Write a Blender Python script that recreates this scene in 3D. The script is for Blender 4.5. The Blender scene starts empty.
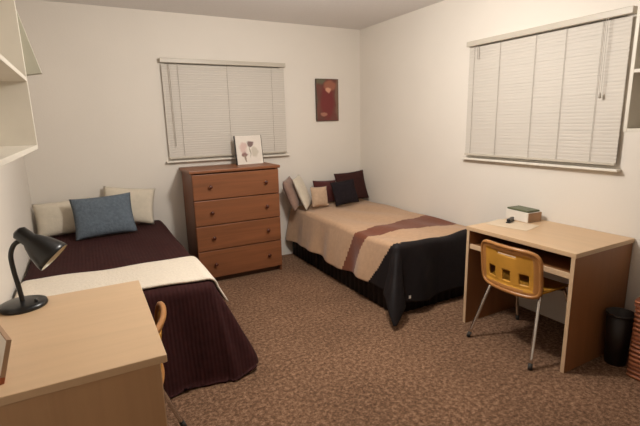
import bpy, bmesh, math, random
from mathutils import Vector, Matrix
random.seed(7)
S = bpy.context.scene
COL = S.collection
PI = math.pi

# ------------------------------------------------------------------ camera
YAW, PITCH, ROLL, HC, FPX = 0.4928, -0.2093, -0.0243, 1.485, 430.74
fw = Vector((math.sin(YAW)*math.cos(PITCH), math.cos(YAW)*math.cos(PITCH), math.sin(PITCH)))
rt = Vector((math.cos(YAW), -math.sin(YAW), 0)); up = rt.cross(fw)
r2 = rt*math.cos(ROLL)+up*math.sin(ROLL); u2 = -rt*math.sin(ROLL)+up*math.cos(ROLL)
cd = bpy.data.cameras.new('camera'); cam = bpy.data.objects.new('camera', cd); COL.objects.link(cam)
M = Matrix((r2, u2, -fw)).transposed().to_4x4(); M.translation = Vector((0, 0, HC)); cam.matrix_world = M
cd.sensor_fit = 'HORIZONTAL'; cd.sensor_width = 36; cd.lens = FPX*36/640; cd.clip_start = .02
S.camera = cam

# ------------------------------------------------------------------ world, lights, exposure
w = bpy.data.worlds.new('World'); S.world = w; w.use_nodes = True
w.node_tree.nodes['Background'].inputs[0].default_value = (.05, .07, .12, 1)
w.node_tree.nodes['Background'].inputs[1].default_value = .3
S.view_settings.view_transform = 'Standard'; S.view_settings.look = 'None'
S.view_settings.exposure = 0.0; S.view_settings.gamma = 1; S.view_settings.use_curve_mapping = False
LAMP = (1.30, 2.15, 2.12)
ld = bpy.data.lights.new('ceiling_light', 'POINT'); ld.energy = 84; ld.color = (1, .965, .91); ld.shadow_soft_size = .11
lo = bpy.data.objects.new('ceiling_light', ld); COL.objects.link(lo); lo.location = LAMP

# ------------------------------------------------------------------ materials
def new_mat(name):
    m = bpy.data.materials.new(name); m.use_nodes = True
    return m, m.node_tree.nodes, m.node_tree.links, m.node_tree.nodes['Principled BSDF']
def coords(N, L, scale=(1, 1, 1), rot=(0, 0, 0)):
    t = N.new('ShaderNodeTexCoord'); mp = N.new('ShaderNodeMapping')
    mp.inputs['Scale'].default_value = scale; mp.inputs['Rotation'].default_value = rot
    L.new(t.outputs['Object'], mp.inputs['Vector']); return mp.outputs['Vector']
def ramp(N, L, fac, stops):
    r = N.new('ShaderNodeValToRGB'); L.new(fac, r.inputs[0]); e = r.color_ramp.elements
    while len(e) < len(stops): e.new(.5)
    for q, (p, c) in zip(e, stops): q.position = p; q.color = (*c, 1)
    return r.outputs[0]
def bump(N, L, b, h, strength=.3, dist=.01):
    bp = N.new('ShaderNodeBump'); bp.inputs['Strength'].default_value = strength; bp.inputs['Distance'].default_value = dist
    L.new(h, bp.inputs['Height']); L.new(bp.outputs[0], b.inputs['Normal'])
def sRGB(r, g, b):
    f = lambda c: ((c/255+.055)/1.055)**2.4 if c > 10 else c/255/12.92
    return (f(r), f(g), f(b))
def sc(c, k): return tuple(min(1, x*k) for x in c)
def plain(name, c, rough=.5, metal=0, var=.06, nscale=12, bstr=0, bscale=200, spec=None):
    m, N, L, b = new_mat(name)
    v = coords(N, L); n = N.new('ShaderNodeTexNoise'); n.inputs['Scale'].default_value = nscale; n.inputs['Detail'].default_value = 4
    L.new(v, n.inputs['Vector'])
    L.new(ramp(N, L, n.outputs[0], [(.3, sc(c, 1-var)), (.7, sc(c, 1+var))]), b.inputs['Base Color'])
    b.inputs['Roughness'].default_value = rough; b.inputs['Metallic'].default_value = metal
    if spec is not None: b.inputs['Specular IOR Level'].default_value = spec
    if bstr:
        n2 = N.new('ShaderNodeTexNoise'); n2.inputs['Scale'].default_value = bscale; L.new(v, n2.inputs['Vector'])
        bump(N, L, b, n2.outputs[0], bstr, .004)
    return m
def wood(name, c, axis='Z', contrast=.18, rough=.45, fine=26, spec=.4):
    m, N, L, b = new_mat(name)
    s = {'X': (1.2, fine, fine), 'Y': (fine, 1.2, fine), 'Z': (fine, fine, 1.2)}[axis]
    v = coords(N, L, s); n = N.new('ShaderNodeTexNoise'); n.inputs['Scale'].default_value = 1; n.inputs['Detail'].default_value = 7
    n.inputs['Roughness'].default_value = .62; n.inputs['Distortion'].default_value = .6
    L.new(v, n.inputs['Vector'])
    L.new(ramp(N, L, n.outputs[0], [(.28, sc(c, 1-contrast)), (.5, c), (.75, sc(c, 1+contrast))]), b.inputs['Base Color'])
    b.inputs['Roughness'].default_value = rough; b.inputs['Specular IOR Level'].default_value = spec
    return m
def carpet():
    m, N, L, b = new_mat('carpet_pile')
    v = coords(N, L)
    n = N.new('ShaderNodeTexNoise'); n.inputs['Scale'].default_value = 44; n.inputs['Detail'].default_value = 8; n.inputs['Roughness'].default_value = .85
    n3 = N.new('ShaderNodeTexNoise'); n3.inputs['Scale'].default_value = 2.2; n3.inputs['Detail'].default_value = 2
    L.new(v, n.inputs['Vector']); L.new(v, n3.inputs['Vector'])
    c1 = ramp(N, L, n.outputs[0], [(.38, sRGB(76, 52, 37)), (.5, sRGB(119, 90, 69)), (.62, sRGB(170, 135, 109))])
    mx = N.new('ShaderNodeMix'); mx.data_type = 'RGBA'; mx.blend_type = 'MULTIPLY'; mx.inputs[0].default_value = 1
    c2 = ramp(N, L, n3.outputs[0], [(.35, (.88, .87, .86)), (.65, (1.06, 1.05, 1.04))])
    L.new(c1, mx.inputs[6]); L.new(c2, mx.inputs[7]); L.new(mx.outputs[2], b.inputs['Base Color'])
    b.inputs['Roughness'].default_value = 1; b.inputs['Specular IOR Level'].default_value = .1
    b.inputs['Sheen Weight'].default_value = .05
    bump(N, L, b, n.outputs[0], .3, .01)
    return m
def fabric(name, c, var=.1, rough=.9, bstr=.25, ridges=None, sheen=.2, nscale=30):
    m, N, L, b = new_mat(name)
    v = coords(N, L); n = N.new('ShaderNodeTexNoise'); n.inputs['Scale'].default_value = nscale; n.inputs['Detail'].default_value = 5
    L.new(v, n.inputs['Vector'])
    L.new(ramp(N, L, n.outputs[0], [(.3, sc(c, 1-var)), (.7, sc(c, 1+var))]), b.inputs['Base Color'])
    b.inputs['Roughness'].default_value = rough; b.inputs['Sheen Weight'].default_value = sheen
    b.inputs['Specular IOR Level'].default_value = .25
    if ridges:
        wv = N.new('ShaderNodeTexWave'); wv.bands_direction = 'X'; wv.inputs['Scale'].default_value = ridges; wv.inputs['Distortion'].default_value = 1.6
        L.new(v, wv.inputs['Vector']); bump(N, L, b, wv.outputs['Fac'], .22, .006)
    else:
        bump(N, L, b, n.outputs[0], bstr, .01)
    return m
WALL = plain('warm_white_wall_paint', sRGB(226, 218, 207), .85, var=.012, nscale=3, bstr=.15, bscale=90, spec=.25)
CEIL = plain('ceiling_paint', sRGB(226, 222, 219), .95, var=.02, nscale=60, bstr=.3, bscale=160, spec=.1)
CARPET = carpet()
TRIM = plain('white_trim_paint', sRGB(226, 219, 206), .5, var=.015)
SHELFW = plain('cream_shelf_paint', sRGB(214, 206, 191), .5, var=.02)
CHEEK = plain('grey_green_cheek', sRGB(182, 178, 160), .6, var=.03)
SLAT = plain('blind_slat_vinyl', sRGB(202, 194, 183), .6, var=.015, nscale=5)
SLAT2 = plain('blind_rail_vinyl', sRGB(192, 183, 168), .4, var=.015, nscale=5)
CORD = plain('cord_grey', sRGB(172, 164, 153), .7, var=.03)
GLASS, N_, L_, b_ = new_mat('window_glass'); b_.inputs['Transmission Weight'].default_value = 1; b_.inputs['Roughness'].default_value = .02; b_.inputs['Base Color'].default_value = (.9, .95, .95, 1)
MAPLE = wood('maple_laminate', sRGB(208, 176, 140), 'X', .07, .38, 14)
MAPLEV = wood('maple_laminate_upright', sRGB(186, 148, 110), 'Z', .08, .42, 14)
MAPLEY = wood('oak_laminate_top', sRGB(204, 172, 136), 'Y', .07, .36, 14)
OAKV = wood('oak_upright_shaded', sRGB(140, 94, 58), 'Z', .14, .45, 16)  # darker than the oak top: shade of the unlit side in the colour
EDGE = plain('pale_edge_banding', sRGB(206, 176, 142), .4, var=.04)
PLINTH_SHADE = plain('plinth_gap_shade', sRGB(84, 56, 40), .7, var=.08)  # dresser plinth colour, dark to stand for shade in the gap below
CHERRY = wood('cherry_drawer_front', sRGB(132, 82, 52), 'X', .24, .42, 22)
CHERRYV = wood('cherry_case', sRGB(122, 74, 48), 'Z', .2, .42, 22)
KNOB = plain('cherry_knob', sRGB(84, 42, 28), .22, var=.05)
BLACK = plain('black_enamel', sRGB(26, 26, 26), .28, var=.1)
BLACKM = plain('black_bed_metal', sRGB(22, 20, 20), .5, var=.1)
CHROME = plain('chrome_tube', (.75, .74, .72), .22, 1, var=.02)
RUBBER = plain('rubber_tip', sRGB(60, 56, 52), .7)
AMBER = plain('amber_plastic', sRGB(202, 146, 58), .25, var=.12, nscale=8)
AMBERR = plain('amber_brown_rim', sRGB(172, 118, 66), .3, var=.1, nscale=8)
CREAMP = plain('lamp_reflector', sRGB(216, 204, 178), .4)
MATT = fabric('mattress_ticking', sRGB(190, 180, 165), .05)
MAROON = fabric('dark_maroon_quilt', sRGB(52, 21, 20), .2, ridges=14, sheen=0)
CREAMF = fabric('cream_chenille', sRGB(226, 214, 196), .05, bstr=.5, nscale=70)
TAN = fabric('tan_comforter_fabric', sRGB(184, 149, 118), .06)
BROWN = fabric('rust_brown_fabric', sRGB(112, 60, 38), .08)
NAVY = fabric('black_brown_fabric', sRGB(24, 19, 20), .15, rough=.65, sheen=0)
BLUE = fabric('slate_blue_fabric', sRGB(94, 104, 114), .16, bstr=.5, sheen=.05, nscale=45)
IVORY = fabric('ivory_cotton', sRGB(208, 197, 178), .04)
TAUPE = fabric('taupe_fabric', sRGB(148, 120, 106), .08)
BEIGE = fabric('beige_fabric', sRGB(186, 158, 132), .08)
CHOC = fabric('chocolate_fabric', sRGB(56, 29, 25), .16, sheen=0)
WINE = fabric('wine_fabric', sRGB(78, 36, 34), .12)
INDIGO = fabric('dark_indigo_fabric', sRGB(30, 23, 27), .3, sheen=0)
WHITEP = plain('white_card', sRGB(226, 218, 206), .6, var=.03)
PAPER = plain('paper', sRGB(214, 194, 168), .8, var=.03)
PAGES = plain('brown_card', sRGB(166, 134, 106), .7, var=.08)
GREENC = fabric('green_cloth', sRGB(96, 100, 74), .15)
OLIVE = fabric('olive_grey_fabric', sRGB(148, 138, 108), .1)
REDW = wood('reddish_frame_wood', sRGB(158, 84, 50), 'Z', .12)
BIN = plain('dark_bin_plastic', sRGB(34, 26, 22), .5)
def wicker():
    m, N, L, b = new_mat('red_brown_wicker')
    v = coords(N, L, (1, 1, 1)); wv = N.new('ShaderNodeTexWave'); wv.bands_direction = 'Z'; wv.inputs['Scale'].default_value = 12; wv.inputs['Distortion'].default_value = 1.5
    wv.inputs['Detail Scale'].default_value = 6; L.new(v, wv.inputs['Vector'])
    L.new(ramp(N, L, wv.outputs['Fac'], [(.2, sRGB(112, 60, 36)), (.8, sRGB(176, 108, 70))]), b.inputs['Base Color'])
    b.inputs['Roughness'].default_value = .6; bump(N, L, b, wv.outputs['Fac'], .6, .01)
    return m
WICKER = wicker()
def art_mat(name, base, blobs, nscale=7, var=.25):
    """picture print: base colour with soft blobs (x, z, rx, rz, colour) in object space"""
    m, N, L, b = new_mat(name)
    t = N.new('ShaderNodeTexCoord')
    n = N.new('ShaderNodeTexNoise'); n.inputs['Scale'].default_value = nscale; n.inputs['Detail'].default_value = 4; L.new(t.outputs['Object'], n.inputs['Vector'])
    col = ramp(N, L, n.outputs[0], [(.3, sc(base, 1-var)), (.7, sc(base, 1+var))])
    nz = N.new('ShaderNodeMix'); nz.data_type = 'VECTOR'; nz.inputs[0].default_value = .06
    L.new(t.outputs['Object'], nz.inputs[4]); L.new(n.outputs['Color'], nz.inputs[5])
    for (x, z, rx, rz, c) in blobs:
        mp = N.new('ShaderNodeMapping'); mp.inputs['Location'].default_value = (-(x+.03)/rx, 0, -(z+.03)/rz)
        mp.inputs['Scale'].default_value = (1/rx, 0, 1/rz)
        L.new(nz.outputs[1], mp.inputs['Vector'])
        ln = N.new('ShaderNodeVectorMath'); ln.operation = 'LENGTH'; L.new(mp.outputs[0], ln.inputs[0])
        f = N.new('ShaderNodeMapRange'); f.inputs[1].default_value = .75; f.inputs[2].default_value = 1.15; f.inputs[3].default_value = 1; f.inputs[4].default_value = 0
        L.new(ln.outputs['Value'], f.inputs[0])
        mx = N.new('ShaderNodeMix'); mx.data_type = 'RGBA'; L.new(f.outputs[0], mx.inputs[0]); L.new(col, mx.inputs[6]); mx.inputs[7].default_value = (*c, 1)
        col = mx.outputs[2]
    L.new(col, b.inputs['Base Color']); b.inputs['Roughness'].default_value = .5
    return m

# ------------------------------------------------------------------ helpers
def obj(name, bm, mats, parent=None, smooth=False, loc=None, rot=None):
    me = bpy.data.meshes.new(name); bmesh.ops.recalc_face_normals(bm, faces=bm.faces); bm.to_mesh(me); bm.free()
    if not isinstance(mats, (list, tuple)): mats = [mats]
    for m in mats: me.materials.append(m)
    if smooth:
        for p in me.polygons: p.use_smooth = True
    o = bpy.data.objects.new(name, me); COL.objects.link(o)
    if parent is not None: o.parent = parent
    if loc: o.location = loc
    if rot: o.rotation_euler = rot
    return o
def tag(o, label, cat, group=None):
    o['label'] = label; o['category'] = cat
    if group: o['group'] = group
    return o
def thing(name, label, cat, loc=(0, 0, 0), rotz=0, group=None):
    o = bpy.data.objects.new(name, None); COL.objects.link(o); o.location = loc; o.rotation_euler = (0, 0, rotz); o.empty_display_size = .1
    return tag(o, label, cat, group)
def box(bm, x0, x1, y0, y1, z0, z1, bev=0, mi=0):
    r = bmesh.ops.create_cube(bm, size=1); vs = r['verts']
    for v in vs: v.co = Vector(((x0+x1)/2+v.co.x*(x1-x0), (y0+y1)/2+v.co.y*(y1-y0), (z0+z1)/2+v.co.z*(z1-z0)))
    if bev:
        es = list({e for v in vs for e in v.link_edges})
        bmesh.ops.bevel(bm, geom=es, offset=bev, segments=2, affect='EDGES', profile=.5)
    return bm
def B(*a, **k): return box(bmesh.new(), *a, **k)
def tube(bm, pts, r, seg=10, cap=True):
    pts = [Vector(p) for p in pts]; rs = r if isinstance(r, (list, tuple)) else [r]*len(pts); rings = []
    ref = None
    for i, p in enumerate(pts):
        d = (pts[min(i+1, len(pts)-1)]-pts[max(i-1, 0)]).normalized()
        if ref is None: ref = Vector((0, 0, 1)) if abs(d.z) < .9 else Vector((1, 0, 0))
        a = (ref-d*ref.dot(d)).normalized(); ref = a; b = d.cross(a)
        rings.append([bm.verts.new(p+(a*math.cos(2*PI*k/seg)+b*math.sin(2*PI*k/seg))*rs[i]) for k in range(seg)])
    for i in range(len(rings)-1):
        for k in range(seg): bm.faces.new((rings[i][k], rings[i][(k+1) % seg], rings[i+1][(k+1) % seg], rings[i+1][k]))
    if cap: bm.faces.new(rings[0]); bm.faces.new(rings[-1])
    return bm
def smooth_path(pts, n=6):
    P = [Vector(p) for p in pts]; out = []
    for i in range(len(P)-1):
        p0 = P[max(i-1, 0)]; p1 = P[i]; p2 = P[i+1]; p3 = P[min(i+2, len(P)-1)]
        for k in range(n):
            t = k/n; out.append(.5*((2*p1)+(p2-p0)*t+(2*p0-5*p1+4*p2-p3)*t*t+(3*p1-p0-3*p2+p3)*t**3))
    return out+[P[-1]]
def lathe(bm, prof, seg=28, mat=None):
    mat = mat or Matrix(); rings = []
    for (r, z) in prof:
        if r < 1e-5: rings.append([bm.verts.new(mat @ Vector((0, 0, z)))])
        else: rings.append([bm.verts.new(mat @ Vector((r*math.cos(2*PI*k/seg), r*math.sin(2*PI*k/seg), z))) for k in range(seg)])
    for a, b in zip(rings, rings[1:]):
        for k in range(seg):
            j = (k+1) % seg
            if len(a) == 1 and len(b) > 1: bm.faces.new((a[0], b[k], b[j]))
            elif len(b) == 1 and len(a) > 1: bm.faces.new((a[k], a[j], b[0]))
            elif len(a) > 1: bm.faces.new((a[k], a[j], b[j], b[k]))
    return bm
def struct(name, bm, m): o = obj(name, bm, m); o['kind'] = 'structure'; return o

# ------------------------------------------------------------------ room
XL, XR, YB, YF, H = -.452, 2.919, 4.369, -1.0, 2.495
T = .12
struct('floor', B(XL-T, XR+T, YF-T, YB+T, -.1, 0), CARPET)
struct('ceiling', B(XL-T, XR+T, YF-T, YB+T, H, H+.1), CEIL)
W1 = (.74, 1.905, 1.16, 2.06)      # back window opening x0,x1,z0,z1
W2 = (1.52, 2.67, 1.165, 2.06)     # right window opening y0,y1,z0,z1
bm = bmesh.new(); a, b, c, d = W1
box(bm, XL-T, a, YB, YB+T, 0, H); box(bm, b, XR+T, YB, YB+T, 0, H); box(bm, a, b, YB, YB+T, 0, c); box(bm, a, b, YB, YB+T, d, H)
struct('wall_back', bm, WALL)
bm = bmesh.new(); a, b, c, d = W2
box(bm, XR, XR+T, YF, a, 0, H); box(bm, XR, XR+T, b, YB, 0, H); box(bm, XR, XR+T, a, b, 0, c); box(bm, XR, XR+T, a, b, d, H)
struct('wall_right', bm, WALL)
struct('wall_left', B(XL-T, XL, YF, YB, 0, H), WALL)
struct('wall_front', B(XL-T, XR+T, YF-T, YF, 0, H), WALL)

def window(idx, along, a, b, c, d, wall):
    def bx(bm, s0, s1, n0, n1, z0, z1, bev=0):   # s along the wall, n outward from room
        if along == 'x': return box(bm, s0, s1, wall+n0, wall+n1, z0, z1, bev)
        return box(bm, wall+n0, wall+n1, s0, s1, z0, z1, bev)
    bm = bmesh.new(); t = .045
    bx(bm, a, a+t, .03, .1, c, d); bx(bm, b-t, b, .03, .1, c, d); bx(bm, a+t, b-t, .03, .1, c, c+t); bx(bm, a+t, b-t, .03, .1, d-t, d)
    m = (a+b)/2; bx(bm, m-.02, m+.02, .03, .1, c+t, d-t)
    root = struct('window_%d' % idx, bm, TRIM)
    bm = bmesh.new(); bx(bm, a+t, m-.02, .06, .066, c+t, d-t); bx(bm, m+.02, b-t, .06, .066, c+t, d-t)
    obj('glass_pane', bm, GLASS, root)
    bm = bmesh.new(); bx(bm, a-.06, b+.06, -.05, -.0005, c-.030, c-.014, .003); obj('window_sill', bm, TRIM, root)
    return root
window(1, 'x', *W1, YB); window(2, 'y', *W2, XR)

def blind(label, along, a, b, c, d, wall, cords, wand, wand_len, tassel=False):
    """closed venetian blind hung in front of the wall"""
    cx = (a+b)/2
    loc = (cx, wall-.03, c) if along == 'x' else (wall-.03, cx, c)
    # local frame: x along wall (left to right seen from the room), y into the wall
    rot = 0 if along == 'x' else -PI/2
    t = thing('window_blind', label, 'blind', loc, rot, 'closed venetian blinds')
    h = d-c; w = (b-a)/2
    obj('headrail', B(-w-.012, w+.012, -.03, .026, h-.04, h, .004), SLAT2, t)
    bm = bmesh.new(); pitch = .0225; n = int((h-.06)/pitch)
    for i in range(n):
        z = .026+i*pitch; th = math.radians(84+random.uniform(-.8, .8)); hw = .0128
        pr = []
        for k in (-1, 0, 1):
            yy = k*hw*math.cos(th)-(.0012 if k == 0 else 0); zz = z+k*hw*math.sin(th); pr.append((yy, zz))
        sg = random.uniform(-.0006, .0006)
        vs = [[bm.verts.new((x, y_+sg, z_)) for (y_, z_) in pr] for x in (-w, w)]
        vs2 = [[bm.verts.new((x, y_+sg+.0008, z_)) for (y_, z_) in pr] for x in (-w, w)]
        for q in (0, 1):
            bm.faces.new((vs[0][q], vs[1][q], vs[1][q+1], vs[0][q+1])); bm.faces.new((vs2[0][q], vs2[1][q], vs2[1][q+1], vs2[0][q+1]))
    obj('slats', bm, SLAT, t, smooth=False)
    obj('bottom_rail', B(-w, w, -.012, .012, -.0, .018, .003), SLAT2, t)
    for s in cords:
        obj('ladder_cord', tube(bmesh.new(), [(s, -.0095, .01), (s, -.0095, h-.04)], .0014, 6), CORD, t)
    obj('tilt_wand', tube(bmesh.new(), [(wand, -.034, h-.05), (wand+.004, -.03, h-.05-wand_len)], .0038, 8), CORD, t)
    if tassel:
        for q in (0, .012):
            p = obj('pull_cord', tube(bmesh.new(), [(w-.13+q, -.034, h-.04), (w-.13+q, -.03, h-.47)], .0016, 6), CORD, t)
        obj('tassel', lathe(bmesh.new(), [(0, 0), (.009, .004), (.007, .03), (.002, .04), (0, .04)], 10, Matrix.Translation((w-.124, -.03, h-.51))), CORD, t, True)
    return t
blind('pale closed venetian blind behind the tall dresser', 'x', .709, 1.937, 1.165, 2.088, YB, (-.47, 0, .47), -.55, .75)
blind('pale closed venetian blind with pull cord, above the desk with the school chair', 'y', 1.482, 2.70, 1.172, 2.093, XR, (-.55, -.3, 0, .22, .45), -.5, .1, True)

# ------------------------------------------------------------------ wall shelves
def hutch(label, wall, depth, y0, y1, sgn, z0=1.385, zm=1.705, z1=2.10, lip=False):
    t = thing('wall_shelf', label, 'shelf', (wall, (y0+y1)/2, z0), 0, 'white open wall shelves')
    w = (y1-y0)/2; th = .02; X = lambda u: sgn*u
    def bb(u0, u1, v0, v1, zz0, zz1): return B(min(X(u0), X(u1)), max(X(u0), X(u1)), v0, v1, zz0, zz1, .002)
    obj('side_panel', bb(.001, depth, w-th, w, 0, z1-z0), SHELFW, t)
    obj('side_panel', bb(.001, depth, -w, -w+th, 0, z1-z0), SHELFW, t)
    obj('shelf_board', bb(.001, depth, -w+th, w-th, 0, .02), SHELFW, t)
    obj('shelf_board', bb(.001, depth, -w+th, w-th, zm-z0, zm-z0+.02), SHELFW, t)
    obj('top_board', bb(.001, depth, -w+th, w-th, z1-z0-.02, z1-z0), SHELFW, t)
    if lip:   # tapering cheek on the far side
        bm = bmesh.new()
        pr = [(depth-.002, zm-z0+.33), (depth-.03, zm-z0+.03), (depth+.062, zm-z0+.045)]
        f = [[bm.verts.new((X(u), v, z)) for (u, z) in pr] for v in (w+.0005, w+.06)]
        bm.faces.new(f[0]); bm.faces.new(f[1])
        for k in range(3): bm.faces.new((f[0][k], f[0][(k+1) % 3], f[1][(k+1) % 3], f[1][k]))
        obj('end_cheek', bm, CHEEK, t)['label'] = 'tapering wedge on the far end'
    return t
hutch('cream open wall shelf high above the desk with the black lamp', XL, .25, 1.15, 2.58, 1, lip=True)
hutch('cream open wall shelf beside the right-hand window, partly out of view', XR, .225, .15, 1.365, -1)

# ------------------------------------------------------------------ beds
def make_bed(label, x0, x1, y0, y1, h):
    t = thing('single_bed', label, 'bed', ((x0+x1)/2, (y0+y1)/2, 0), 0, 'single beds with their heads to the back wall')
    w, l = (x1-x0)/2, (y1-y0)/2
    bm = bmesh.new(); z = .17
    for s in (-1, 1): box(bm, s*(w-.05)-.018, s*(w-.05)+.018, -l+.06, l, z, z+.035)
    for v in (-l+.06, 0, l-.036): box(bm, -w+.03, w-.03, v, v+.035, z, z+.034)
    obj('bed_frame', bm, BLACKM, t)
    for sx in (-1, 1):
        for sy in (-1, 0, 1):
            g = obj('leg', tube(bmesh.new(), [(sx*(w-.12), sy*(l-.16), .0), (sx*(w-.12), sy*(l-.16), z)], [.016, .016], 12), BLACKM, t)
    obj('box_spring', B(-w+.015, w-.015, -l+.015, l-.004, z+.036, .34, .02), NAVY, t)
    obj('mattress', B(-w+.012, w-.012, -l+.012, l-.004, .342, h, .035), MATT, t, True)
    return t
def drape(name, mats, x0, x1, y0, y1, zt, ol, orr, of, split=None, b0=None, rho=.05, flare=.12, ffoot=.12, cflare=.45, seed=0, nx=70, ny=90, thick=.012, wav=.02, wallL=None, wallR=None, puff=.006, floor=.012, skew=0.0, rmax=9):
    rnd = random.Random(seed); ph = [rnd.uniform(0, 6.28) for _ in range(8)]
    a0, a1 = x0-ol, x1+orr; b0 = y0-of if b0 is None else b0
    bm = bmesh.new(); G = []
    for j in range(ny+1):
        row = []
        for i in range(nx+1):
            a = a0+(a1-a0)*i/nx; b = b0+(y1-b0)*j/ny+skew*((a-x0)/(x1-x0)-.5)
            cx, cy = min(max(a, x0), x1), max(b, y0)
            ex, ey = a-cx, b-cy; r = math.hypot(ex, ey)
            z = zt+puff*(math.sin(a*9+ph[0]+b*2)*math.sin(b*7+ph[1])+.5*math.sin(a*17+b*5+ph[2]))
            p = Vector((cx, cy, z))
            if r > 1e-6:
                dx, dy = ex/r, ey/r
                corner = 2*abs(dx*dy)
                rr = min(r, rmax)
                if rr < rho*PI/2: out = rho*math.sin(rr/rho); dn = rho*(1-math.cos(rr/rho))
                else:
                    q = rr-rho*PI/2; s = cx*6+cy*6+math.atan2(dy, dx)*3
                    fl = flare*dx*dx+ffoot*dy*dy+cflare*corner
                    out = rho+q*math.sin(fl)+wav*min(1, q/.25)*(math.sin(s*2.1+ph[3])+.6*math.sin(s*3.7+ph[4]))*(1-.3*corner)
                    dn = rho+q*math.cos(fl)
                zz = z-dn
                if zz < floor:
                    out += (floor-zz)*.6; zz = floor+.003*(math.sin(a*40)+1)
                p = Vector((cx+dx*out, cy+dy*out, zz))
            if wallL is not None: p.x = max(p.x, wallL)
            if wallR is not None: p.x = min(p.x, wallR)
            row.append(bm.verts.new(p))
        G.append(row)
    for j in range(ny):
        for i in range(nx):
            b = b0+(y1-b0)*(j+.5)/ny; a = a0+(a1-a0)*(i+.5)/nx
            mi = split(a, b) if split else 0
            f = bm.faces.new((G[j][i], G[j][i+1], G[j+1][i+1], G[j+1][i])); f.material_index = mi
    o = obj(name, bm, mats, smooth=True)
    m = o.modifiers.new('thick', 'SOLIDIFY'); m.thickness = thick; m.offset = -1
    return o

make_bed('single bed with maroon quilt, between left wall and dresser', -.435, .565, 2.42, 4.35, .555)
make_bed('single bed in the far right corner under the tan and black comforter', 1.95, 2.905, 2.45, 4.35, .525)
for o in [o for o in bpy.data.objects if o.name == 'single_bed.001']:
    bm = bmesh.new(); w, l = .462, .932; pts = []
    n = 90
    for k in range(n+1):      # black pleated skirt, left side and foot, added to deepen shade under the hem
        v = k/n; pts.append((-w-.012*abs(math.sin(k*.9)), l-v*(2*l-.02)))
    for k in range(46):
        u = k/45; pts.append((-w+u*2*w, -l-.012*abs(math.sin(k*.9))))
    ring = [(bm.verts.new((x, y, .012)), bm.verts.new((x*.995, y*.997, .33))) for x, y in pts]
    for a, b in zip(ring, ring[1:]): bm.faces.new((a[0], b[0], b[1], a[1]))
    sk = obj('shade_skirt', bm, NAVY, o, True); m = sk.modifiers.new('s', 'SOLIDIFY'); m.thickness = .004; m.offset = 1
q = drape('quilt', MAROON, -.39, .54, 2.44, 4.34, .585, .05, .56, .66, seed=3, wallL=XL+.012, flare=.42, ffoot=.20, cflare=.04, wav=.012, puff=.004, rmax=.62)
tag(q, 'dark maroon ribbed quilt draped over the bed behind the lamp desk', 'quilt')
q = drape('throw_blanket', CREAMF, -.39, .545, 2.40, 2.93, .606, .04, .22, 0, b0=2.46, seed=3, wallL=XL+.010, flare=.43, wav=.012, puff=.004, skew=-.05, ny=24, rho=.06)
tag(q, 'cream throw folded in a band across the maroon quilt', 'blanket')
def comforter_colour(a, b):
    e = max(0, 2.0-a); u = min(1, max(0, (a-2.0)/.9))
    if b < 2.49+.62*e+.03*u: return 1
    if 2.84+.36*e-.10*u < b < 3.01+.34*e+.14*u: return 2
    return 0
q = drape('comforter', [TAN, NAVY, BROWN], 2.0, 2.86, 2.50, 4.34, .56, .40, .04, .48, split=comforter_colour, seed=11, wallR=XR-.012, flare=.17, ffoot=.13, cflare=.36, wav=.017, nx=110, ny=170, rmax=.60, puff=.011)
tag(q, 'tan comforter with rust stripe and black foot end on the corner bed', 'comforter')
obj('care_tag', B(-.009, .009, -.0015, .0015, -.012, .012), WHITEP, q, loc=(2.03, 2.375, .17))['label'] = 'small white care tag'

def pillow(name, w, h, t, mat, base, tilt, yaw=0, roll=0, label='', flange=0, pinch=.10, cat='pillow', seed=0):
    """stands on its lower edge at base; local x width, z height, y thickness; tilt leans it back (+y)"""
    rnd = random.Random(seed); p1, p2 = rnd.uniform(0, 6), rnd.uniform(0, 6)
    bm = bmesh.new(); n = 22; G = {}
    for s in (1, -1):
        for i in range(n+1):
            for j in range(n+1):
                u = -1+2*i/n; v = -1+2*j/n
                if s == -1 and (i in (0, n) or j in (0, n)): G[s, i, j] = G[1, i, j]; continue
                k = ((1-u**4)*(1-v**4))**.55
                k2 = max(0, (1-u*u)*(1-v*v))
                x = u*w/2*(1-pinch*(1-v*v)*.6*abs(u)); z = v*h/2*(1-pinch*(1-u*u)*.6*abs(v))
                y = -s*t/2*(k*.55+k2**.7*.45)*(1+.06*math.sin(u*5+p1)*math.sin(v*4+p2))
                G[s, i, j] = bm.verts.new((x, y, z+h/2))
    for s in (1, -1):
        for i in range(n):
            for j in range(n):
                bm.faces.new((G[s, i, j], G[s, i+1, j], G[s, i+1, j+1], G[s, i, j+1]))
    o = obj(name, bm, mat, smooth=True)
    o.rotation_euler = Matrix.Rotation(yaw, 4, 'Z').__matmul__(Matrix.Rotation(-tilt, 4, 'X')).__matmul__(Matrix.Rotation(roll, 4, 'Y')).to_euler()
    o.location = base
    tag(o, label, cat)
    return o
R = math.radians
pillow('bed_pillow', .44, .30, .11, IVORY, (-.205, 4.13, .600), R(22), R(4), R(-2), 'ivory pillow at the left wall, partly behind the blue pillow')
pillow('bed_pillow', .44, .34, .11, IVORY, (.27, 4.17, .622), R(22), R(-4), R(8), 'ivory pillow behind the right side of the blue pillow', seed=2)
pillow('throw_pillow', .47, .36, .12, BLUE, (.085, 3.90, .595), R(28), R(0), R(-2), 'slate blue throw pillow in front of the ivory pillows', seed=4)
pillow('throw_pillow', .32, .34, .11, TAUPE, (1.955, 4.14, .58), R(20), R(52), R(-4), 'taupe pillow leaning out at the left edge of the corner bed', seed=6)
pillow('bed_pillow', .34, .36, .08, IVORY, (2.075, 4.10, .58), R(23), R(52), R(-2), 'ivory pillow just right of the leaning taupe pillow', seed=5)
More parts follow.
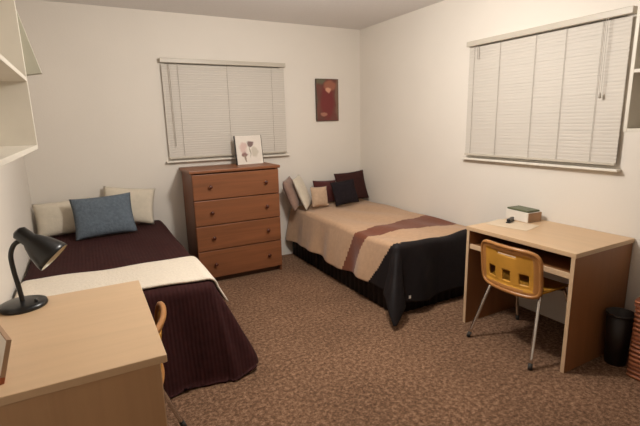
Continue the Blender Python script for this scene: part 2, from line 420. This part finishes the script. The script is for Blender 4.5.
pillow('throw_pillow', .20, .22, .09, BEIGE, (2.175, 4.03, .582), R(16), R(0), R(2), 'small beige pillow between the ivory and wine pillows', seed=7)
pillow('throw_pillow', .30, .26, .09, WINE, (2.34, 4.19, .582), R(16), 0, R(3), 'wine red pillow behind the dark indigo pillow', seed=8)
pillow('throw_pillow', .42, .34, .10, CHOC, (2.68, 4.13, .584), R(18), R(3), R(-2), 'chocolate brown pillow nearest the room corner', seed=9)
pillow('throw_pillow', .32, .27, .09, INDIGO, (2.475, 3.955, .588), R(20), R(3), R(-3), 'dark indigo pillow in front of the brown and wine pillows', seed=10)

# ------------------------------------------------------------------ dresser
t = thing('dresser', 'tall cherry wood dresser with four drawers under the back window', 'dresser', (1.226, 4.13, 0))
hw, dp = .418, .225   # half width, half depth
bm = bmesh.new()
box(bm, -hw, -hw+.02, -dp+.012, dp, 0, 1.05); box(bm, hw-.02, hw, -dp+.012, dp, 0, 1.05)
box(bm, -hw+.02, hw-.02, dp-.008, dp, .05, 1.05); box(bm, -hw+.02, hw-.02, -dp+.02, dp-.008, .079, .09)
obj('case', bm, CHERRYV, t)
obj('plinth', B(-hw+.02, hw-.02, -dp+.045, -dp+.06, .0, .078), PLINTH_SHADE, t)
obj('top_board', B(-hw-.022, hw+.018, -dp-.012, dp, 1.052, 1.08, .006), CHERRY, t)
zs = [.052, .325, .565, .805, 1.045]
for k in range(4):
    z0, z1 = zs[k]+.004, zs[k+1]-.004
    d = obj('drawer', B(-hw+.002, hw-.002, -dp-.006, -dp+.010, z0, z1, .004), CHERRY, t)
    for sx in (-.262, .275):
        m = Matrix.Translation((sx, -dp-.006, (z0+z1)/2)) @ Matrix.Rotation(PI/2, 4, 'X')
        obj('knob', lathe(bmesh.new(), [(0, -.001), (.008, 0), (.007, .012), (.017, .018), (.018, .026), (.011, .032), (0, .033)], 16, m), KNOB, d, True)

ART2 = art_mat('flower_print', sRGB(222, 212, 200), [(.015, .19, .035, .028, sRGB(120, 96, 92)), (-.055, .10, .028, .03, sRGB(140, 104, 98)), (-.06, .16, .04, .05, sRGB(206, 178, 168)), (.05, .115, .035, .05, sRGB(196, 186, 170)), (-.05, .05, .01, .04, sRGB(150, 130, 112)), (.005, .12, .006, .06, sRGB(160, 150, 130))], 14, .03)
c = thing('canvas_print', 'small white canvas with faded flower print standing on the dresser', 'picture', (1.462, 4.17, 1.081))
c.rotation_euler = (R(-9), 0, R(3))
obj('canvas', B(-.138, .138, 0, .02, .0, .285, .002), WHITEP, c)
obj('print', B(-.134, .134, -.0015, -.0002, .022, .281), ART2, c)
obj('frame_edge', B(-.146, -.1385, .0, .022, 0, .287), BIN, c); obj('frame_edge', B(.1385, .143, .0, .022, 0, .287), BIN, c)

ART1 = art_mat('red_abstract_print', sRGB(104, 60, 50), [(-.10, .43, .09, .06, sRGB(98, 92, 72)), (.13, .25, .035, .25, sRGB(118, 92, 74)), (.0, .2, .085, .2, sRGB(112, 40, 38)), (.03, .36, .075, .055, sRGB(150, 92, 70)), (.01, .32, .035, .025, sRGB(206, 150, 122)), (-.05, .065, .04, .025, sRGB(160, 108, 88)), (-.135, .2, .012, .3, sRGB(88, 72, 58))], 9, .2)
c = thing('wall_picture', 'narrow dark red abstract picture hung between the back window and the corner', 'picture', (2.465, YB-.001, 1.488))
obj('canvas', B(-.144, .144, -.022, 0, 0, .459, .003), plain('dark_canvas_edge', sRGB(82, 66, 54), .8), c)
obj('print', B(-.139, .139, -.0235, -.0222, .005, .454), ART1, c)

# ------------------------------------------------------------------ desks
def make_desk(label, x0, x1, y0, y1, open_sgn, top, side, zt=.74, grp='laminate study desks', over=.006, rail=True):
    """open_sgn: +1 the sitter's side faces +x, -1 it faces -x"""
    t = thing('study_desk', label, 'desk', ((x0+x1)/2, (y0+y1)/2, 0), 0, grp)
    d, w = (x1-x0)/2, (y1-y0)/2; s = open_sgn
    def bx(u0, u1, v0, v1, z0, z1, bev=0):
        a, b = sorted((s*u0, s*u1)); return B(a, b, v0, v1, z0, z1, bev)
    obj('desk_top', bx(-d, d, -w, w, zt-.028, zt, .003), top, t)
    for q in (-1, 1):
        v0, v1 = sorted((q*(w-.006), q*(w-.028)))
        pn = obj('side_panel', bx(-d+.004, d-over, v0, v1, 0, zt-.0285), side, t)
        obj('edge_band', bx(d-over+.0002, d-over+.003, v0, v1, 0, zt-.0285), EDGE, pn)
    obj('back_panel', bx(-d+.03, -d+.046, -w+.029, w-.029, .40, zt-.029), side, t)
    if rail: obj('shelf_board', bx(-d+.047, d-over-.024, -w+.029, w-.029, zt-.155, zt-.137), side, t)
    if rail: obj('front_rail', bx(d-over-.023, d-over-.006, -w+.029, w-.029, zt-.160, zt-.128, .002), EDGE, t)
    return t
make_desk('pale maple desk in the near left corner carrying the black lamp', XL+.004, .157, 1.378, 2.178, 1, MAPLE, MAPLEV, .75, over=.024, rail=False)
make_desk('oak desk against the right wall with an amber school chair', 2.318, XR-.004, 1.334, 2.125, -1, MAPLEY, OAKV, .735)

# ------------------------------------------------------------------ school chairs
def shell_grid(fn, nu, nv, hole=None, th=.008):
    bm = bmesh.new(); G = [[bm.verts.new(fn(i/nu, j/nv)) for i in range(nu+1)] for j in range(nv+1)]
    for j in range(nv):
        for i in range(nu):
            if hole and hole((i+.5)/nu, (j+.5)/nv): continue
            bm.faces.new((G[j][i], G[j][i+1], G[j+1][i+1], G[j+1][i]))
    loose = [v for v in bm.verts if not v.link_faces]
    bmesh.ops.delete(bm, geom=loose, context='VERTS')
    return bm
def squircle(u, v, p=5):
    """map the unit square to a rounded square"""
    x, y = 2*u-1, 2*v-1
    m = max(abs(x), abs(y))
    if m < 1e-6: return 0, 0
    l = (abs(x/m)**p+abs(y/m)**p)**(1/p)
    k = 1/l
    f = 1+(k-1)*m**3
    return x*f, y*f
def make_chair(label, loc, rz):
    t = thing('school_chair', label, 'chair', loc, rz, 'amber school chairs')
    def seat(u, v):
        x, y = squircle(u, v)
        z = .43+.018*(abs(y)**3)-.012*(1-x*x)*(1-y*y)-.02*max(0, x)**4
        return Vector((x*.20, y*.205, z))
    o = obj('seat', shell_grid(seat, 24, 24), AMBER, t, True); m = o.modifiers.new('s', 'SOLIDIFY'); m.thickness = .009; m.offset = 0
    def backf(u, v, e=0):
        a, h = squircle(u, v, 6)
        z = .56+h*.145
        x = -.205-.035*(h+1)/2+.045*(a*a)-.006
        return Vector((x+e, a*.212, z))
    def hole(u, v):
        if .24 < v < .48:
            for c in (.23, .5, .77):
                if abs(u-c) < .06: return True
        return .80 < v < .86 and abs(u-.5) < .16
    bk = shell_grid(lambda u, v: backf(u, v, .010*min(1, max(0, (min(u, 1-u, v*.8, (1-v)*.8)-.07)/.05))), 44, 34, hole)
    for f in bk.faces:
        c_ = f.calc_center_median(); f.material_index = 1 if abs(c_.y) > .170 or abs(c_.z-.56) > .114 else 0
    o = obj('backrest', bk, [AMBER, AMBERR], t, True); m = o.modifiers.new('s', 'SOLIDIFY'); m.thickness = .009; m.offset = 0
    # rolled rim round the back
    pts = []
    for k in range(64):
        th = 2*PI*k/64; u, v = math.cos(th), math.sin(th); mm = max(abs(u), abs(v)); pts.append(backf((u/mm+1)/2, (v/mm+1)/2))
    bm = bmesh.new(); tube(bm, pts+[pts[0], pts[1]], .0125, 8, False)
    r = obj('rim', bm, AMBERR, o, True); r['label'] = 'browner rolled rim'
    # supports joining back to seat
    for sy in (-1, 1):
        obj('back_support', tube(bmesh.new(), smooth_path([(-.08, sy*.13, .414), (-.165, sy*.08, .425), (-.178, sy*.06, .46), (-.196, sy*.058, .54)], 5), .009, 8), CHROME, t, True)
    for sx in (-1, 1):
        for sy in (-1, 1):
            pts = smooth_path([(sx*.04, sy*.13, .417), (sx*.105, sy*.165, .412), (sx*.135, sy*.18, .37), (sx*.25, sy*.235, .025)], 6)
            lg = obj('leg', tube(bmesh.new(), pts, .0115, 10), CHROME, t, True)
            d = Vector((sx*.115, sy*.055, -.345)).normalized(); p = Vector((sx*.25, sy*.235, .025))
            obj('leg_tip', tube(bmesh.new(), [p-d*.012, p+d*.0225], .0135, 10), RUBBER, lg, True)
    return t
chair = make_chair('amber plastic school chair with chrome legs pulled up to the oak desk', (2.44, 1.70, 0), 0)
def dup(root, loc, rotz, label):
    r = root.copy(); COL.objects.link(r); r.location = loc; r.rotation_euler = (0, 0, rotz); r['label'] = label
    for ch in list(root.children):
        c = ch.copy(); COL.objects.link(c); c.parent = r
        for g in ch.children:
            d = g.copy(); COL.objects.link(d); d.parent = c
    return r
dup(chair, (-.035, 1.84, 0), PI-R(15), 'amber school chair tucked under the maple desk, only its back edge showing')

# ------------------------------------------------------------------ desk lamp
t = thing('desk_lamp', 'black gooseneck desk lamp on the pale maple desk', 'lamp', (-.305, 2.10, .7505))
obj('base', lathe(bmesh.new(), [(0, 0), (.088, 0), (.09, .006), (.087, .016), (.07, .022), (.02, .026), (0, .026)], 40), BLACK, t, True)
obj('neck', tube(bmesh.new(), smooth_path([(0, 0, .02), (-.004, 0, .08), (-.012, .0, .16), (-.012, 0, .23), (.01, -.0, .275), (.05, -.0, .285)], 6), .0095, 12), BLACK, t, True)
axis = Vector((.60, -.22, -.62)).normalized(); start = Vector((.02, .01, .325))
rot = axis.to_track_quat('Z', 'Y').to_matrix().to_4x4(); mt = Matrix.Translation(start) @ rot
sh = obj('lamp_shade', lathe(bmesh.new(), [(0, 0), (.018, .001), (.03, .012), (.031, .06), (.04, .075), (.056, .11), (.069, .160), (.071, .178), (.068, .179), (.066, .160), (.056, .112), (.036, .08), (0, .07)], 36, mt), BLACK, t, True)
obj('reflector', lathe(bmesh.new(), [(.0675, .177), (.0650, .160), (.050, .113), (.034, .082), (.0, .075)], 36, mt), CREAMP, sh, True)
obj('bulb', lathe(bmesh.new(), [(0, .078), (.013, .08), (.014, .1), (.026, .12), (.024, .142), (.012, .154), (0, .156)], 20, mt), WHITEP, sh, True)
obj('switch', lathe(bmesh.new(), [(0, .0), (.007, 0), (.006, .012), (0, .013)], 10, Matrix.Translation((.05, -.03, .022))), BLACK, t, True)
bm = tube(bmesh.new(), smooth_path([(-.095, .02, .006), (-.115, .06, .006), (-.1, .1, .006), (-.125, .12, -.1)], 6), .003, 6)

# photo frame at the picture's left edge
t = thing('photo_frame', 'white picture in a reddish wood frame standing on the maple desk', 'frame', (-.302, 1.45, .7505))
t.rotation_euler = (R(-16), 0, R(-71.5))
W_, H_ = .20, .135
bm = bmesh.new(); box(bm, -W_, 0, 0, .012, 0, .022); obj('bottom_rail', bm, REDW, t)
bm = bmesh.new(); box(bm, -W_, 0, 0, .012, H_-.005, H_); box(bm, -.005, 0, 0, .012, .0225, H_-.0055); box(bm, -W_, -W_+.005, 0, .012, .0225, H_-.0055)
obj('frame_surround', bm, PAGES, t)
obj('photo', B(-W_+.0055, -.0055, .002, .008, .0225, H_-.0055), WHITEP, t)
obj('easel_leg', B(-W_/2-.02, -W_/2+.02, .013, .016, .012, .11), BIN, t)

# ------------------------------------------------------------------ things on the oak desk
t = thing('tissue_box', 'small white and brown card box on the oak desk', 'box', (2.80, 2.035, .7355), R(-6))
obj('card_box', B(-.06, .075, -.10, .10, 0, .072, .003), WHITEP, t)
obj('end_flap', B(-.055, .07, -.1035, -.1005, .004, .07), PAGES, t)['label'] = 'brown end'
t2 = obj('folded_cloth', B(-.06, .06, -.095, .095, 0, .014, .005), GREENC, loc=(2.80, 2.035, .8085), rot=(0, 0, R(-6)))
tag(t2, 'thin green folded cloth lying on the white box', 'cloth')
tag(obj('paper_sheet', B(-.105, .105, -.15, .15, 0, .0015), PAPER, loc=(2.60, 1.97, .7355), rot=(0, 0, R(12))), 'loose sheet of paper on the oak desk before the box', 'paper')
t = thing('stapler', 'small dark stapler at the far end of the oak desk', 'stapler', (2.76, 2.09, .736), R(-55))
t.location = (2.70, 2.07, .7375)
t.rotation_euler = (0, 0, R(20))
obj('stapler_base', B(-.055, .055, -.014, .014, 0, .008, .002), BLACK, t)
bm = bmesh.new(); box(bm, -.05, .05, -.012, .012, .009, .03, .006); obj('stapler_arm', bm, BLACK, t)
for o in (t,): o.location = (2.66, 2.03, .738)

# ------------------------------------------------------------------ things by the right wall
t = thing('waste_bin', 'dark waste bin on the carpet beside the oak desk', 'bin', (2.70, 1.257, 0))
obj('bin_body', lathe(bmesh.new(), [(0, 0), (.055, 0), (.072, .32), (.068, .32), (.052, .008), (0, .008)], 28), BIN, t, True)
obj('bin_rim', lathe(bmesh.new(), [(.070, .315), (.077, .315), (.077, .327), (.070, .327), (.070, .315)], 28), BIN, t, True)
t = thing('wicker_basket', 'red-brown wicker basket on the floor at the right edge', 'basket', (2.735, 1.02, 0))
def ring_box(w, d, z0, z1, n=14, amp=.004):
    bm = bmesh.new(); rows = []
    N = n*6
    for j in range(N+1):
        z = z0+(z1-z0)*j/N; o_ = amp*abs(math.sin(PI*j/6)); ring = []
        for k in range(48):
            th = 2*PI*k/48; c, s = math.cos(th), math.sin(th)
            m = (abs(c)**14+abs(s)**14)**(-1/14)
            ring.append(bm.verts.new(((w+o_)*c*m, (d+o_)*s*m, z)))
        rows.append(ring)
    for a, b in zip(rows, rows[1:]):
        for k in range(48): bm.faces.new((a[k], a[(k+1) % 48], b[(k+1) % 48], b[k]))
    bm.faces.new(rows[0]); bm.faces.new(rows[-1])
    return bm
obj('basket_body', ring_box(.13, .13, 0, .43), WICKER, t, True)
obj('basket_lid', ring_box(.135, .135, .4315, .47, 2), WICKER, t, True)
tag(obj('folded_blanket', B(-.12, .12, -.12, .12, 0, .1, .03), OLIVE, loc=(2.735, 1.02, .476), smooth=True), 'olive folded blanket on top of the wicker basket', 'blanket')

# ceiling lamp that lights the room (above the frame)
t = thing('ceiling_lamp', 'round ceiling lamp above the middle of the room', 'lamp', (LAMP[0], LAMP[1], H-.001))
obj('mounting_plate', lathe(bmesh.new(), [(0, 0), (.15, 0), (.15, -.02), (0, -.02)], 32), TRIM, t, True)
obj('stem', tube(bmesh.new(), [(0, 0, -.02), (0, 0, -.06)], .012, 10), TRIM, t)
